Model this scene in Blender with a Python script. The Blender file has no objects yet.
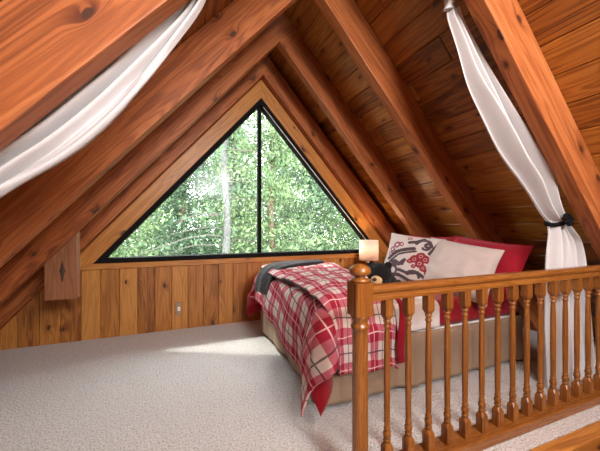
import bpy, bmesh, math, random
from mathutils import Vector, Matrix, noise
import numpy as np
R = random.Random(7)
S = bpy.context.scene
C = S.collection
PI = math.pi

# ------------------------------------------------------------------ camera
CAMZ = 1.18
cam_d = bpy.data.cameras.new('camera'); cam_d.sensor_width = 36; cam_d.lens = 303 / 600 * 36
cam_d.clip_start = 0.02; cam_d.clip_end = 400
cam = bpy.data.objects.new('camera', cam_d); C.objects.link(cam)
cam.location = (0, 0, CAMZ); cam.rotation_euler = (PI / 2, 0, -math.radians(21.8))
S.camera = cam
S.view_settings.view_transform = 'Standard'; S.view_settings.look = 'None'
S.view_settings.gamma = 1; S.view_settings.use_curve_mapping = False
S.view_settings.exposure = 0.4

# ------------------------------------------------------------------ room numbers
RX = 0.955          # ridge x
SL = 1.118          # roof slope
ZL = 3.065          # lower edge of the rafters at the ridge
ZC = 3.44           # ceiling at the ridge
WY = 3.71           # gable wall
WZ = 2.772          # window apex
SILL = 0.784
def ceil_z(x): return ZC - SL * abs(x - RX)

# ------------------------------------------------------------------ helpers
class MB:
    def __init__(s): s.v = []; s.f = []; s.uv = []; s.t = []; s.sm = []; s.col = None
    def add_bm(s, bm, M=None, uvf=None, uo=(0, 0), tint=0.5, smooth=False):
        M = M or Matrix()
        o = len(s.v); bm.verts.index_update(); bm.normal_update()
        for v in bm.verts: s.v.append(tuple(M @ v.co))
        for f in bm.faces:
            s.f.append([o + v.index for v in f.verts])
            n = f.normal
            for v in f.verts:
                if uvf: u = uvf(v.co, n)
                else: u = (v.co.x, v.co.y)
                s.uv.append((u[0] + uo[0], u[1] + uo[1]))
            s.t.append(tint); s.sm.append(smooth)
        bm.free()
    def face(s, pts, uvs, tint=0.5, smooth=False):
        o = len(s.v); s.v += [tuple(p) for p in pts]; s.f.append(list(range(o, o + len(pts))))
        s.uv += [tuple(u) for u in uvs]; s.t.append(tint); s.sm.append(smooth)
    def grid(s, fn, nu, nv, smooth=True, uvf=None, tint=0.5, closed=False):
        """fn(i/nu, j/nv) -> point"""
        o = len(s.v)
        for i in range(nu + 1):
            for j in range(nv + 1): s.v.append(tuple(fn(i / nu, j / nv)))
        for i in range(nu):
            for j in range(nv):
                q = [(i, j), (i + 1, j), (i + 1, j + 1), (i, j + 1)]
                s.f.append([o + a * (nv + 1) + b for a, b in q])
                for a, b in q: s.uv.append(uvf(a / nu, b / nv) if uvf else (a / nu, b / nv))
                s.t.append(tint); s.sm.append(smooth)
    def lathe(s, prof, n=20, M=None, tint=0.5, smooth=True):
        M = M or Matrix(); o = len(s.v)
        for r, z in prof:
            for k in range(n):
                a = 2 * PI * k / n; s.v.append(tuple(M @ Vector((r * math.cos(a), r * math.sin(a), z))))
        for i in range(len(prof) - 1):
            for k in range(n):
                k2 = (k + 1) % n
                s.f.append([o + i * n + k, o + i * n + k2, o + (i + 1) * n + k2, o + (i + 1) * n + k])
                for a, b in ((i, k), (i, k + 1), (i + 1, k + 1), (i + 1, k)):
                    s.uv.append((prof[a][1], 2 * PI * b / n * 0.03))
                s.t.append(tint); s.sm.append(smooth)
        for i, rev in ((0, True), (len(prof) - 1, False)):
            if prof[i][0] > 1e-5:
                idx = [o + i * n + k for k in range(n)]
                if rev: idx.reverse()
                s.f.append(idx)
                for k in range(n): s.uv.append((prof[i][1] + .01 * math.cos(k), .01 * math.sin(k)))
                s.t.append(tint); s.sm.append(False)
    def tube(s, pts, rad, n=8, tint=0.5):
        pts = [Vector(p) for p in pts]; o = len(s.v)
        m = len(pts)
        if not isinstance(rad, (list, tuple)): rad = [rad] * m
        for i, p in enumerate(pts):
            d = (pts[min(i + 1, m - 1)] - pts[max(i - 1, 0)]).normalized()
            a = d.orthogonal().normalized() if abs(d.z) > .95 else d.cross(Vector((0, 0, 1))).normalized()
            b = d.cross(a)
            for k in range(n):
                t = 2 * PI * k / n; s.v.append(tuple(p + rad[i] * (math.cos(t) * a + math.sin(t) * b)))
        for i in range(m - 1):
            for k in range(n):
                k2 = (k + 1) % n
                s.f.append([o + i * n + k, o + i * n + k2, o + (i + 1) * n + k2, o + (i + 1) * n + k])
                for a_, b_ in ((i, k), (i, k + 1), (i + 1, k + 1), (i + 1, k)): s.uv.append((a_ * .1, b_ * .02))
                s.t.append(tint); s.sm.append(True)
        for i, rev in ((0, True), (m - 1, False)):
            idx = [o + i * n + k for k in range(n)]
            if rev: idx.reverse()
            s.f.append(idx); s.uv += [(0, 0)] * n; s.t.append(tint); s.sm.append(False)
    def build(s, name, mat, parent=None, loc=None):
        me = bpy.data.meshes.new(name)
        v = s.v
        if loc is not None:
            v = [(p[0] - loc[0], p[1] - loc[1], p[2] - loc[2]) for p in v]
        me.from_pydata(v, [], s.f)
        ul = me.uv_layers.new(name='UVMap')
        ul.data.foreach_set('uv', np.array(s.uv, dtype=np.float32).ravel())
        at = me.attributes.new('tint', 'FLOAT', 'FACE')
        at.data.foreach_set('value', np.array(s.t, dtype=np.float32))
        if s.col is not None:
            ca = me.attributes.new('pattern', 'FLOAT_COLOR', 'POINT')
            ca.data.foreach_set('color', np.array(s.col, dtype=np.float32).ravel())
        me.polygons.foreach_set('use_smooth', np.array(s.sm, dtype=bool))
        me.update()
        if mat: me.materials.append(mat)
        o = bpy.data.objects.new(name, me); C.objects.link(o)
        if loc is not None: o.location = loc
        if parent:
            o.parent = parent
            if loc is None: o.matrix_parent_inverse = parent.matrix_basis.inverted()
        return o

def box_uv(co, n):
    ax = max(range(3), key=lambda i: abs(n[i]))
    if ax == 0: return (co.y * .3, co.z)
    if ax == 1: return (co.x, co.z)
    return (co.x, co.y + 3.1)
def bbox(L, W, H, bev=0.004, seg=1):
    """box, length on x, centred"""
    bm = bmesh.new(); bmesh.ops.create_cube(bm, size=1)
    for v in bm.verts: v.co = Vector((v.co.x * L, v.co.y * W, v.co.z * H))
    if bev: bmesh.ops.bevel(bm, geom=list(bm.edges), offset=bev, segments=seg, affect='EDGES', profile=.5)
    return bm
def rnd_uv(): return (R.uniform(0, 60), R.uniform(0, 60))
def add_box(mb, c, size, bev=0.004, axis='x', rot=None, tint=0.5, seg=1):
    """size = world extents before rot; axis = grain direction"""
    M = Matrix.Translation(Vector(c)) @ (rot or Matrix())
    sx, sy, sz = size
    if axis == 'x': bm = bbox(sx, sy, sz, bev, seg)
    elif axis == 'y': bm = bbox(sy, sx, sz, bev, seg); M = M @ Matrix.Rotation(PI / 2, 4, 'Z')
    else: bm = bbox(sz, sy, sx, bev, seg); M = M @ Matrix.Rotation(-PI / 2, 4, 'Y')
    mb.add_bm(bm, M, box_uv, rnd_uv(), tint)
def prism(mb, poly, y0, y1, ang=0.0, bev=0.005, tint=0.5):
    """xz polygon extruded on y; grain along direction ang in xz"""
    bm = bmesh.new()
    a = [bm.verts.new((x, y0, z)) for x, z in poly]; b = [bm.verts.new((x, y1, z)) for x, z in poly]
    n = len(poly)
    bm.faces.new(a); bm.faces.new(b[::-1])
    for i in range(n): bm.faces.new((a[i], b[i], b[(i + 1) % n], a[(i + 1) % n]))
    bmesh.ops.recalc_face_normals(bm, faces=bm.faces)
    if bev: bmesh.ops.bevel(bm, geom=list(bm.edges), offset=bev, segments=2, affect='EDGES', profile=.5)
    ca, sa = math.cos(ang), math.sin(ang)
    def uvf(co, nn):
        u = co.x * ca + co.z * sa; w = -co.x * sa + co.z * ca
        if abs(nn.y) > .6: return (u, w)
        if abs(nn.x * ca + nn.z * sa) > .8: return (w * .3, co.y)
        return (u, co.y + 5.3)
    mb.add_bm(bm, None, uvf, rnd_uv(), tint)
def empty(name, loc, rz=0):
    o = bpy.data.objects.new(name, None); C.objects.link(o); o.location = loc
    o.rotation_euler = (0, 0, rz); o.empty_display_size = .1
    return o
def tag(o, label, cat, group=None, kind=None):
    if label: o['label'] = label
    if cat: o['category'] = cat
    if group: o['group'] = group
    if kind: o['kind'] = kind
    return o
def struct(o): o['kind'] = 'structure'; return o

# ------------------------------------------------------------------ materials
class NT:
    def __init__(s, name):
        s.m = bpy.data.materials.new(name); s.m.use_nodes = True
        s.t = s.m.node_tree; s.b = s.t.nodes['Principled BSDF']
    def n(s, typ, **kw):
        nd = s.t.nodes.new(typ)
        for k, v in kw.items():
            if k.startswith('i_'): nd.inputs[k[2:].replace('_', ' ')].default_value = v
            else: setattr(nd, k, v)
        return nd
    def l(s, a, b): s.t.links.new(a, b)
    def math(s, op, a, b=None, c=None, clamp=False):
        nd = s.t.nodes.new('ShaderNodeMath'); nd.operation = op; nd.use_clamp = clamp
        for i, x in enumerate((a, b, c)):
            if x is None: continue
            if hasattr(x, 'is_output'): s.l(x, nd.inputs[i])
            else: nd.inputs[i].default_value = x
        return nd.outputs[0]
    def mix(s, f, a, b, typ='MIX'):
        nd = s.t.nodes.new('ShaderNodeMix'); nd.data_type = 'RGBA'; nd.blend_type = typ
        for i, x in ((0, f), (6, a), (7, b)):
            if hasattr(x, 'is_output'): s.l(x, nd.inputs[i])
            elif isinstance(x, tuple): nd.inputs[i].default_value = (*x, 1)
            else: nd.inputs[i].default_value = x
        return nd.outputs[2]
    def ramp(s, f, stops):
        nd = s.t.nodes.new('ShaderNodeValToRGB'); r = nd.color_ramp
        while len(r.elements) < len(stops): r.elements.new(.5)
        for e, (p, c) in zip(r.elements, stops):
            e.position = p; e.color = (*c, 1) if isinstance(c, tuple) else (c, c, c, 1)
        s.l(f, nd.inputs[0]); return nd.outputs[0]
    def comb(s, x, y, z=0.0):
        nd = s.t.nodes.new('ShaderNodeCombineXYZ')
        for i, q in enumerate((x, y, z)):
            if hasattr(q, 'is_output'): s.l(q, nd.inputs[i])
            else: nd.inputs[i].default_value = q
        return nd.outputs[0]
    def noise(s, vec, scale, detail=3, rough=.5, dist=0):
        nd = s.n('ShaderNodeTexNoise', i_Scale=scale, i_Detail=detail, i_Roughness=rough, i_Distortion=dist)
        if vec is not None: s.l(vec, nd.inputs['Vector'])
        return nd.outputs['Fac']
    def bump(s, h, strength, dist=.01):
        nd = s.n('ShaderNodeBump', i_Strength=strength, i_Distance=dist)
        s.l(h, nd.inputs['Height']); s.l(nd.outputs[0], s.b.inputs['Normal'])
    def set(s, **kw):
        for k, v in kw.items(): s.b.inputs[k.replace('_', ' ')].default_value = v
        return s

def wood(name, light, mid, dark, rough=.42, knots=.5, knot_col=(.06, .02, .008), spec=.5, coarse=1.0, contrast=1.0):
    w = NT(name)
    k_ = .72; light = tuple(c * k_ for c in light); mid = tuple(c * k_ * .95 for c in mid); dark = tuple(c * k_ * .8 for c in dark)
    uv = w.n('ShaderNodeUVMap'); sep = w.n('ShaderNodeSeparateXYZ'); w.l(uv.outputs[0], sep.inputs[0])
    oi = w.n('ShaderNodeObjectInfo')
    u = w.math('MULTIPLY_ADD', oi.outputs['Random'], 37.0, sep.outputs[0]); v = sep.outputs[1]
    at = w.n('ShaderNodeAttribute', attribute_name='tint'); tint = at.outputs['Fac']
    # knots
    vo = w.n('ShaderNodeTexVoronoi', voronoi_dimensions='2D', i_Scale=1.0)
    wob = w.noise(w.comb(w.math('MULTIPLY', u, 9), w.math('MULTIPLY', v, 9)), 1, 2)
    wv = w.math('MULTIPLY_ADD', wob, .12, w.math('MULTIPLY', v, 5.2))
    w.l(w.comb(w.math('MULTIPLY', u, 2.6), wv), vo.inputs['Vector'])
    sc = w.n('ShaderNodeSeparateColor'); w.l(vo.outputs['Color'], sc.inputs[0])
    has = w.math('LESS_THAN', sc.outputs[0], knots)
    size = w.math('MULTIPLY_ADD', sc.outputs[1],   .06, .022)
    kd = w.math('DIVIDE', vo.outputs['Distance'], size)          # 1 at knot rim
    halo = w.math('MULTIPLY', w.math('SUBTRACT', 1, w.math('DIVIDE', kd, 5.0), clamp=True), has)
    core = w.math('MULTIPLY', w.math('MULTIPLY', w.math('SUBTRACT', 1.25, kd), 3.0, clamp=True), has)
    # grain
    vv = w.math('MULTIPLY_ADD', w.math('POWER', halo, 2.0), .06, v)
    g1 = w.noise(w.comb(w.math('MULTIPLY', u, .9 * coarse), w.math('MULTIPLY', vv, 13 * coarse), tint), 1, 3, .5, .6)
    rings = w.math('SINE', w.math('MULTIPLY', g1, 46))
    rings = w.math('MULTIPLY_ADD', rings, .5, .5)
    g2 = w.noise(w.comb(w.math('MULTIPLY', u, 5), w.math('MULTIPLY', vv, 150)), 1, 2, .6)
    big = w.noise(w.comb(w.math('MULTIPLY', u, .7), w.math('MULTIPLY', v, 3)), 1, 2)
    f = w.math('MULTIPLY_ADD', rings, .26 * contrast, w.math('MULTIPLY', g1, .5))
    f = w.math('MULTIPLY_ADD', g2, .22, f)
    f = w.math('MULTIPLY_ADD', big, .3, f)
    f = w.math('MULTIPLY_ADD', w.math('SUBTRACT', tint, .5), -.42, f)
    f = w.math('MULTIPLY_ADD', w.math('POWER', halo, 2.0), .38, f)
    col = w.ramp(f, [(.28, light), (.62, mid), (1.0, dark)])
    col = w.mix(core, col, knot_col)
    w.l(col, w.b.inputs['Base Color'])
    w.l(w.math('MULTIPLY_ADD', g2, .18, rough - .09), w.b.inputs['Roughness'])
    w.set(**{'Specular_IOR_Level': spec})
    w.bump(w.math('MULTIPLY_ADD', rings, .3, g2), .12, .004)
    return w.m

M_ceil = wood('ceiling_pine', (.64, .265, .048), (.47, .15, .022), (.17, .042, .007), .40, .5, spec=.35)
M_raft = wood('rafter_fir', (.66, .24, .078), (.50, .145, .039), (.20, .045, .011), .5, .45, spec=.3)
M_wall = wood('wall_pine', (.74, .34, .078), (.60, .235, .044), (.32, .10, .018), .42, .38)
M_trim = wood('trim_pine', (.80, .37, .085), (.68, .27, .052), (.38, .12, .022), .42, .3)
M_oak = wood('oak_railing', (.42, .165, .034), (.31, .105, .018), (.15, .042, .007), .28, .0, contrast=.8, coarse=1.8)
M_stub = wood('grey_fir', (.46, .19, .075), (.36, .13, .045), (.19, .055, .02), .6, .0, contrast=.7)
M_night = wood('nightstand_pine', (.5, .2, .05), (.4, .14, .03), (.2, .05, .012), .4, .2)

def plain(name, col, rough=.6, metal=0, spec=.5, nscale=0, namp=.15, bump=0):
    w = NT(name)
    if nscale:
        tc = w.n('ShaderNodeTexCoord'); f = w.noise(tc.outputs['Object'], nscale, 4, .6)
        lo = tuple(c * (1 - namp) for c in col); hi = tuple(min(1, c * (1 + namp)) for c in col)
        w.l(w.ramp(f, [(.3, lo), (.7, hi)]), w.b.inputs['Base Color'])
        if bump: w.bump(f, bump, .004)
    else: w.b.inputs['Base Color'].default_value = (*col, 1)
    w.set(Roughness=rough, Metallic=metal, Specular_IOR_Level=spec)
    return w.m
def cloth(name, col, weave=420, rough=.9, namp=.1, sheen=.2, wr=.25, wscale=9):
    w = NT(name); tc = w.n('ShaderNodeTexCoord'); ob = tc.outputs['Object']
    f = w.noise(ob, weave, 2); g = w.noise(ob, wscale, 3, .5, .4)
    lo = tuple(c * (1 - namp) for c in col); hi = tuple(min(1, c * (1 + namp)) for c in col)
    w.l(w.ramp(f, [(.3, lo), (.7, hi)]), w.b.inputs['Base Color'])
    w.set(Roughness=rough, Specular_IOR_Level=.2, Sheen_Weight=sheen * .4)
    w.bump(w.math('MULTIPLY_ADD', f, .06, g), wr, .03)
    return w.m
M_black = plain('black_window_frame', (.010, .009, .009), .8, spec=.08)
M_curtain = cloth('curtain_cotton', (.62, .60, .595), 300, .95, .04, .1, .12)
M_red = cloth('red_cotton', (.25, .003, .012), 300, .85, .14, .3, .3)
M_cream = cloth('cream_cotton', (.43, .355, .32), 300, .9, .05, .2, .28)
M_sheet = cloth('white_sheet', (.66, .60, .57), 300, .9, .04, .2, .3, 14)
M_skirt = cloth('tan_bed_skirt', (.29, .20, .13), 300, .9, .08, .2, .35, 7)
M_throw = cloth('grey_knit', (.026, .023, .024), 130, .95, .35, .25, .35, 40)
M_white = plain('white_mattress', (.75, .7, .66), .8)
M_dark = plain('dark_metal', (.02, .018, .018), .5)
M_tie = plain('black_ribbon', (.004, .0035, .0035), .8, spec=.15)
M_bear = cloth('black_plush', (.006, .005, .005), 160, .95, .4, .15, .6, 60)
M_bear2 = cloth('tan_plush', (.50, .33, .16), 200, .95, .15, .2, .3, 60)
M_nose = plain('bear_nose', (.01, .01, .01), .2)
M_plate = plain('almond_plastic', (.32, .22, .14), .35)
M_slot = plain('outlet_slots', (.85, .8, .74), .35)
M_brass = plain('lamp_base', (.12, .06, .03), .4)
M_bark = plain('pale_bark', (.10, .095, .09), .95, nscale=14, namp=.45, bump=.6)
M_twig = plain('dark_twig', (.10, .085, .07), .95)
M_bark2 = plain('reddish_bark', (.20, .12, .085), .95, nscale=12, namp=.5, bump=.6)

def carpet():
    w = NT('berber_carpet'); tc = w.n('ShaderNodeTexCoord'); ob = tc.outputs['Object']
    vo = w.n('ShaderNodeTexVoronoi', i_Scale=85.0); w.l(ob, vo.inputs['Vector'])
    f = w.noise(ob, 75, 4, .75); big = w.noise(ob, 1.6, 2)
    fl = w.noise(ob, 95, 2, .6)
    c = w.ramp(f, [(.28, (.38, .36, .34)), (.46, (.58, .56, .54)), (.7, (.70, .685, .67))])
    c = w.mix(w.ramp(fl, [(.37, .8), (.44, 0.0)]), c, (.24, .20, .175))
    c = w.mix(w.math('MULTIPLY', big, .15), c, (.50, .46, .43))
    w.l(c, w.b.inputs['Base Color']); w.set(Roughness=1.0, Specular_IOR_Level=.05, Sheen_Weight=.15)
    w.bump(w.math('ADD', w.math('MULTIPLY', vo.outputs['Distance'], 1.2), f), .8, .006)
    return w.m
M_carpet = carpet()

def plaid():
    w = NT('red_plaid'); uv = w.n('ShaderNodeUVMap'); sep = w.n('ShaderNodeSeparateXYZ'); w.l(uv.outputs[0], sep.inputs[0])
    P = .20
    def band(x):
        fr = w.math('FRACT', w.math('DIVIDE', x, P))
        red = w.math('MULTIPLY', w.math('LESS_THAN', w.math('ABSOLUTE', w.math('SUBTRACT', fr, .25)), .225), 1.0)
        wl = w.math('LESS_THAN', w.math('ABSOLUTE', w.math('SUBTRACT', fr, .25)), .014)
        bl = w.math('LESS_THAN', w.math('ABSOLUTE', w.math('SUBTRACT', fr, .75)), .022)
        return red, wl, bl
    rx, wx, bx = band(sep.outputs[0]); ry, wy, by = band(sep.outputs[1])
    s = w.math('MULTIPLY', w.math('ADD', rx, ry), .5)
    col = w.ramp(s, [(0, (.62, .53, .48)), (.5, (.45, .105, .14)), (1.0, (.30, .003, .026))])
    col = w.mix(w.math('MULTIPLY', w.math('MAXIMUM', wx, wy), .65), col, (.85, .66, .60))
    col = w.mix(w.math('MULTIPLY', w.math('MAXIMUM', bx, by), .82), col, (.035, .02, .025))
    f = w.noise(uv.outputs[0], 500, 2)
    col = w.mix(w.math('MULTIPLY', f, .07), col, (.6, .45, .42))
    w.l(col, w.b.inputs['Base Color']); w.set(Roughness=.9, Specular_IOR_Level=.1)
    g = w.noise(uv.outputs[0], 16, 4, .55, .5)
    w.bump(g, .5, .03)
    return w.m
M_plaid = plaid()
def pattern_mat():
    w = NT('printed_cotton'); at = w.n('ShaderNodeAttribute', attribute_name='pattern')
    w.l(at.outputs['Color'], w.b.inputs['Base Color']); w.set(Roughness=.9, Specular_IOR_Level=.2, Sheen_Weight=.2)
    tc = w.n('ShaderNodeTexCoord'); w.bump(w.noise(tc.outputs['Object'], 14, 3), .2, .03)
    return w.m
M_print = pattern_mat()
def glass():
    w = NT('window_glass'); t = w.t
    tr = w.n('ShaderNodeBsdfTransparent'); gl = w.n('ShaderNodeBsdfGlossy'); gl.inputs['Roughness'].default_value = .1
    fr = w.n('ShaderNodeFresnel', i_IOR=1.12); mx = w.n('ShaderNodeMixShader')
    tr.inputs[0].default_value = (.97, .99, .98, 1)
    w.l(fr.outputs[0], mx.inputs[0]); w.l(tr.outputs[0], mx.inputs[1]); w.l(gl.outputs[0], mx.inputs[2])
    w.l(mx.outputs[0], t.nodes['Material Output'].inputs[0])
    return w.m
M_glass = glass()
def leaf(name, a, b):
    w = NT(name); at = w.n('ShaderNodeAttribute', attribute_name='tint')
    c = w.ramp(at.outputs['Fac'], [(0, a), (1, b)])
    w.l(c, w.b.inputs['Base Color']); w.set(Roughness=.5, Specular_IOR_Level=.4)
    df = w.n('ShaderNodeBsdfTranslucent'); w.l(c, df.inputs[0])
    mx = w.n('ShaderNodeMixShader'); mx.inputs[0].default_value = .35
    w.l(w.b.outputs[0], mx.inputs[1]); w.l(df.outputs[0], mx.inputs[2])
    w.l(mx.outputs[0], w.t.nodes['Material Output'].inputs[0])
    return w.m
M_leaf = leaf('light_foliage', (.035, .085, .03), (.24, .31, .14))
M_leaf2 = leaf('cool_foliage', (.02, .055, .025), (.17, .25, .14))
def shade_mat():
    w = NT('lit_lamp_shade'); tr = w.n('ShaderNodeBsdfTranslucent'); tr.inputs[0].default_value = (.9, .8, .72, 1)
    w.b.inputs['Base Color'].default_value = (.82, .76, .71, 1); w.set(Roughness=.9)
    mx = w.n('ShaderNodeMixShader'); mx.inputs[0].default_value = .45
    w.l(w.b.outputs[0], mx.inputs[1]); w.l(tr.outputs[0], mx.inputs[2])
    w.l(mx.outputs[0], w.t.nodes['Material Output'].inputs[0]); return w.m
M_shade = shade_mat()
def emit(name, col, st):
    w = NT(name); w.b.inputs['Base Color'].default_value = (*col, 1)
    w.b.inputs['Emission Color'].default_value = (*col, 1); w.b.inputs['Emission Strength'].default_value = st; return w.m
M_bulb = emit('warm_bulb', (1, .68, .40), 230)

# ------------------------------------------------------------------ shell
TH = math.atan(SL)
CS = math.cos(TH)
def ceiling():
    mb = MB(); bw = .135 / CS
    x_phase = 1.613
    for side in (1, -1):
        # boards along y, index by distance from the ridge on the slope
        d0 = ((x_phase - RX) % .135) / CS
        k = 0; d = d0 - bw
        dmax = (ZC + .02) / SL / CS
        while d < dmax:
            a, b = max(d, 0) + .0015, min(d + bw, dmax) - .0015
            d += bw
            if b - a < .01: continue
            y = -1.85 - R.uniform(0, 1.5)
            while y < WY + .1:
                ln = R.uniform(1.4, 3.4); y0, y1 = max(y, -1.85) + .001, min(y + ln, WY + .1) - .001
                y += ln
                if y1 - y0 < .02: continue
                bm = bbox(y1 - y0, b - a, .02, .0055)
                m = (a + b) / 2
                # local: x length -> world y ; y -> slope dir ; z -> outward normal
                sd = Vector((side * CS, 0, -SL * CS)); nrm = Vector((side * SL * CS, 0, CS))
                P = Vector((RX, (y0 + y1) / 2, ZC)) + sd * m + nrm * .011
                Mx = Matrix(((0, sd.x, nrm.x, P.x), (1, 0, 0, P.y), (0, sd.z, nrm.z, P.z), (0, 0, 0, 1)))
                mb.add_bm(bm, Mx, box_uv, rnd_uv(), R.random())
        # roof deck behind the boards
        sd = Vector((side * CS, 0, -SL * CS)); nrm = Vector((side * SL * CS, 0, CS))
        A = Vector((RX, 0, ZC)) + nrm * .021; B = A + sd * dmax
        q = [Vector((A.x, -1.85, A.z)), Vector((A.x, WY + .1, A.z)), Vector((B.x, WY + .1, B.z)), Vector((B.x, -1.85, B.z))]
        up = nrm * .05
        top = [p + up for p in q]
        for f in (q, top, [q[0], q[1], top[1], top[0]], [q[1], q[2], top[2], top[1]], [q[2], q[3], top[3], top[2]], [q[3], q[0], top[0], top[3]]):
            mb.face(f, [(0, 0), (1, 0), (1, .2), (0, .2)], 0)
    return struct(mb.build('ceiling', M_ceil))
ceiling()

def floor():
    mb = MB()
    x0, x1 = -2.13, 4.04; xs = .62
    def q(pts): mb.face(pts, [(p[0], p[1]) for p in pts])
    Y1 = WY + .09
    q([(x0, 1.035, 0), (x1, 1.035, 0), (x1, Y1, 0), (x0, Y1, 0)])
    q([(x0, -1.85, 0), (xs, -1.85, 0), (xs, 1.035, 0), (x0, 1.035, 0)])
    zb = -.25
    q([(x0, Y1, zb), (x1, Y1, zb), (x1, 1.035, zb), (x0, 1.035, zb)])
    q([(x0, 1.035, zb), (xs, 1.035, zb), (xs, -1.85, zb), (x0, -1.85, zb)])
    q([(xs, 1.035, 0), (xs, 1.035, zb), (x1, 1.035, zb), (x1, 1.035, 0)])
    q([(xs, -1.85, 0), (xs, -1.85, zb), (xs, 1.035, zb), (xs, 1.035, 0)])
    q([(x0, Y1, 0), (x1, Y1, 0), (x1, Y1, zb), (x0, Y1, zb)])
    q([(x0, -1.85, 0), (x0, Y1, 0), (x0, Y1, zb), (x0, -1.85, zb)])
    q([(x1, 1.035, zb), (x1, Y1, zb), (x1, Y1, 0), (x1, 1.035, 0)])
    return struct(mb.build('floor', M_carpet))
floor()
# stairwell walls below the opening and a lower floor
mb = MB()
add_box(mb, (2.33, 1.06, -1.5), (3.42, .04, 2.48), 0, 'x'); add_box(mb, (.60, -.45, -1.5), (.03, 2.9, 2.48), 0, 'y')
add_box(mb, (4.05, -.4, -1.35), (.04, 2.9, 2.75), 0, 'y'); add_box(mb, (2.33, -1.87, -1.35), (3.46, .03, 2.75), 0, 'x')
struct(mb.build('wall_stairwell', M_wall))
mb = MB(); add_box(mb, (2.33, -.4, -2.76), (3.5, 3.0, .04), 0)
struct(mb.build('floor_lower', M_carpet))
# board edging the stair opening
mb = MB(); add_box(mb, (2.33, .992, -.125), (3.4, .082, .255), .006)
struct(mb.build('trim_1', M_trim))
mb = MB(); add_box(mb, (.60 + .036, -.44, -.125), (.03, 2.78, .255), .004, 'y')
struct(mb.build('trim_2', M_trim))

def gable():
    mb = MB(); pw = .171; x = -.245 - 12 * pw
    while x < 4.0:
        a, b = x + .0015, x + pw - .0015; x += pw
        za, zb = min(.74, ceil_z(a) - .01), min(.74, ceil_z(b) - .01)
        if za < .03 or zb < .03: continue
        tint = R.random()
        bm = bmesh.new()
        # vertical plank with chamfered edges
        ch = .005
        prof = [(a, WY + .018), (a, WY + ch), (a + ch, WY), (b - ch, WY), (b, WY + ch), (b, WY + .018)]
        zt = lambda xx: za + (zb - za) * (xx - a) / (b - a)
        lo = [bm.verts.new((p[0], p[1], 0.001)) for p in prof]; hi = [bm.verts.new((p[0], p[1], zt(p[0]))) for p in prof]
        n = len(prof)
        for i in range(n): bm.faces.new((lo[i], lo[(i + 1) % n], hi[(i + 1) % n], hi[i]))
        bm.faces.new(lo[::-1]); bm.faces.new(hi)
        bmesh.ops.recalc_face_normals(bm, faces=bm.faces)
        mb.add_bm(bm, None, lambda co, n: (co.z, co.x + co.y), rnd_uv(), tint)
    y0, y1 = WY + .019, WY + .09
    hw = (WZ - SILL) / SL
    zr = lambda xx: ceil_z(xx) + .01
    prism(mb, [(RX - (ZC) / SL, 0), (RX + ZC / SL, 0), (RX + (ZC - SILL) / SL, SILL), (RX - (ZC - SILL) / SL, SILL)], y0, y1, 0, 0, 0)
    prism(mb, [(RX - (ZC - SILL) / SL, SILL), (RX - hw, SILL), (RX, WZ), (RX, ZC)], y0, y1, TH, 0, .3)
    prism(mb, [(RX + (ZC - SILL) / SL, SILL), (RX + hw, SILL), (RX, WZ), (RX, ZC)], y0, y1, -TH, 0, .3)
    return struct(mb.build('wall_back', M_wall))
gable()
mb = MB()
prism(mb, [(RX - ZC / SL, 0), (RX + ZC / SL, 0), (RX, ZC)], -1.93, -1.85, 0, 0, .4)
struct(mb.build('wall_front', M_wall))

# window casing
cw = .15 / CS
def casing(side):
    hw = (WZ - SILL) / SL; ho = (WZ + cw - SILL) / SL
    return [(RX + side * hw, SILL), (RX, WZ), (RX, WZ + cw), (RX + side * ho, SILL)]
mb = MB(); prism(mb, casing(-1), WY - .03, WY + .018, TH, .003, .62); struct(mb.build('trim_3', M_trim))
mb = MB(); prism(mb, casing(1), WY - .03, WY + .018, -TH, .003, .62); struct(mb.build('trim_4', M_trim))
mb = MB(); add_box(mb, (RX, WY - .005, SILL - .03), (3.95, .045, .06), .004, tint=.6); struct(mb.build('trim_5', M_trim))

# window
win = struct(empty('window_1', (RX, WY + .05, SILL)))
hw = (WZ - SILL) / SL
fw = .05
def tri_frame():
    mb = MB(); y0, y1 = WY - .012, WY + .125
    iz = SILL + fw; ia = WZ - fw / CS; ih = (ia - iz) / SL
    oA, oB, oC = (RX - hw, SILL), (RX + hw, SILL), (RX, WZ)
    nA, nB, nC = (RX - ih, iz), (RX + ih, iz), (RX, ia)
    for p in ([oA, oB, nB, nA], [oB, oC, nC, nB], [oC, oA, nA, nC]): prism(mb, p, y0, y1, 0, .003)
    return mb
tri_frame().build('window_frame', M_black, win)
mb = MB(); add_box(mb, (RX, WY + .085, (SILL + WZ) / 2 - .01), (.045, .06, WZ - SILL - .12), .003, 'z'); mb.build('mullion', M_black, win)
for s in (-1, 1):
    mb = MB(); g = .03
    prism(mb, [(RX + s * .02, SILL + .045), (RX + s * (hw - .1), SILL + .045), (RX + s * .02, WZ - .09)], WY + .096, WY + .102, 0, 0)
    mb.build('pane', M_glass, win)
    if s < 0: continue
    # pale glazing gasket on the right raked side
    mb = MB(); iz = SILL + fw; ia = WZ - fw / CS; ih = (ia - iz) / SL
    mb.tube([(RX + s * (ih - .004), WY - .013, iz + .01), (RX + s * .03, WY - .013, ia - .035)], .0045, 6)
    mb.build('gasket', M_slot, win)

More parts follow.
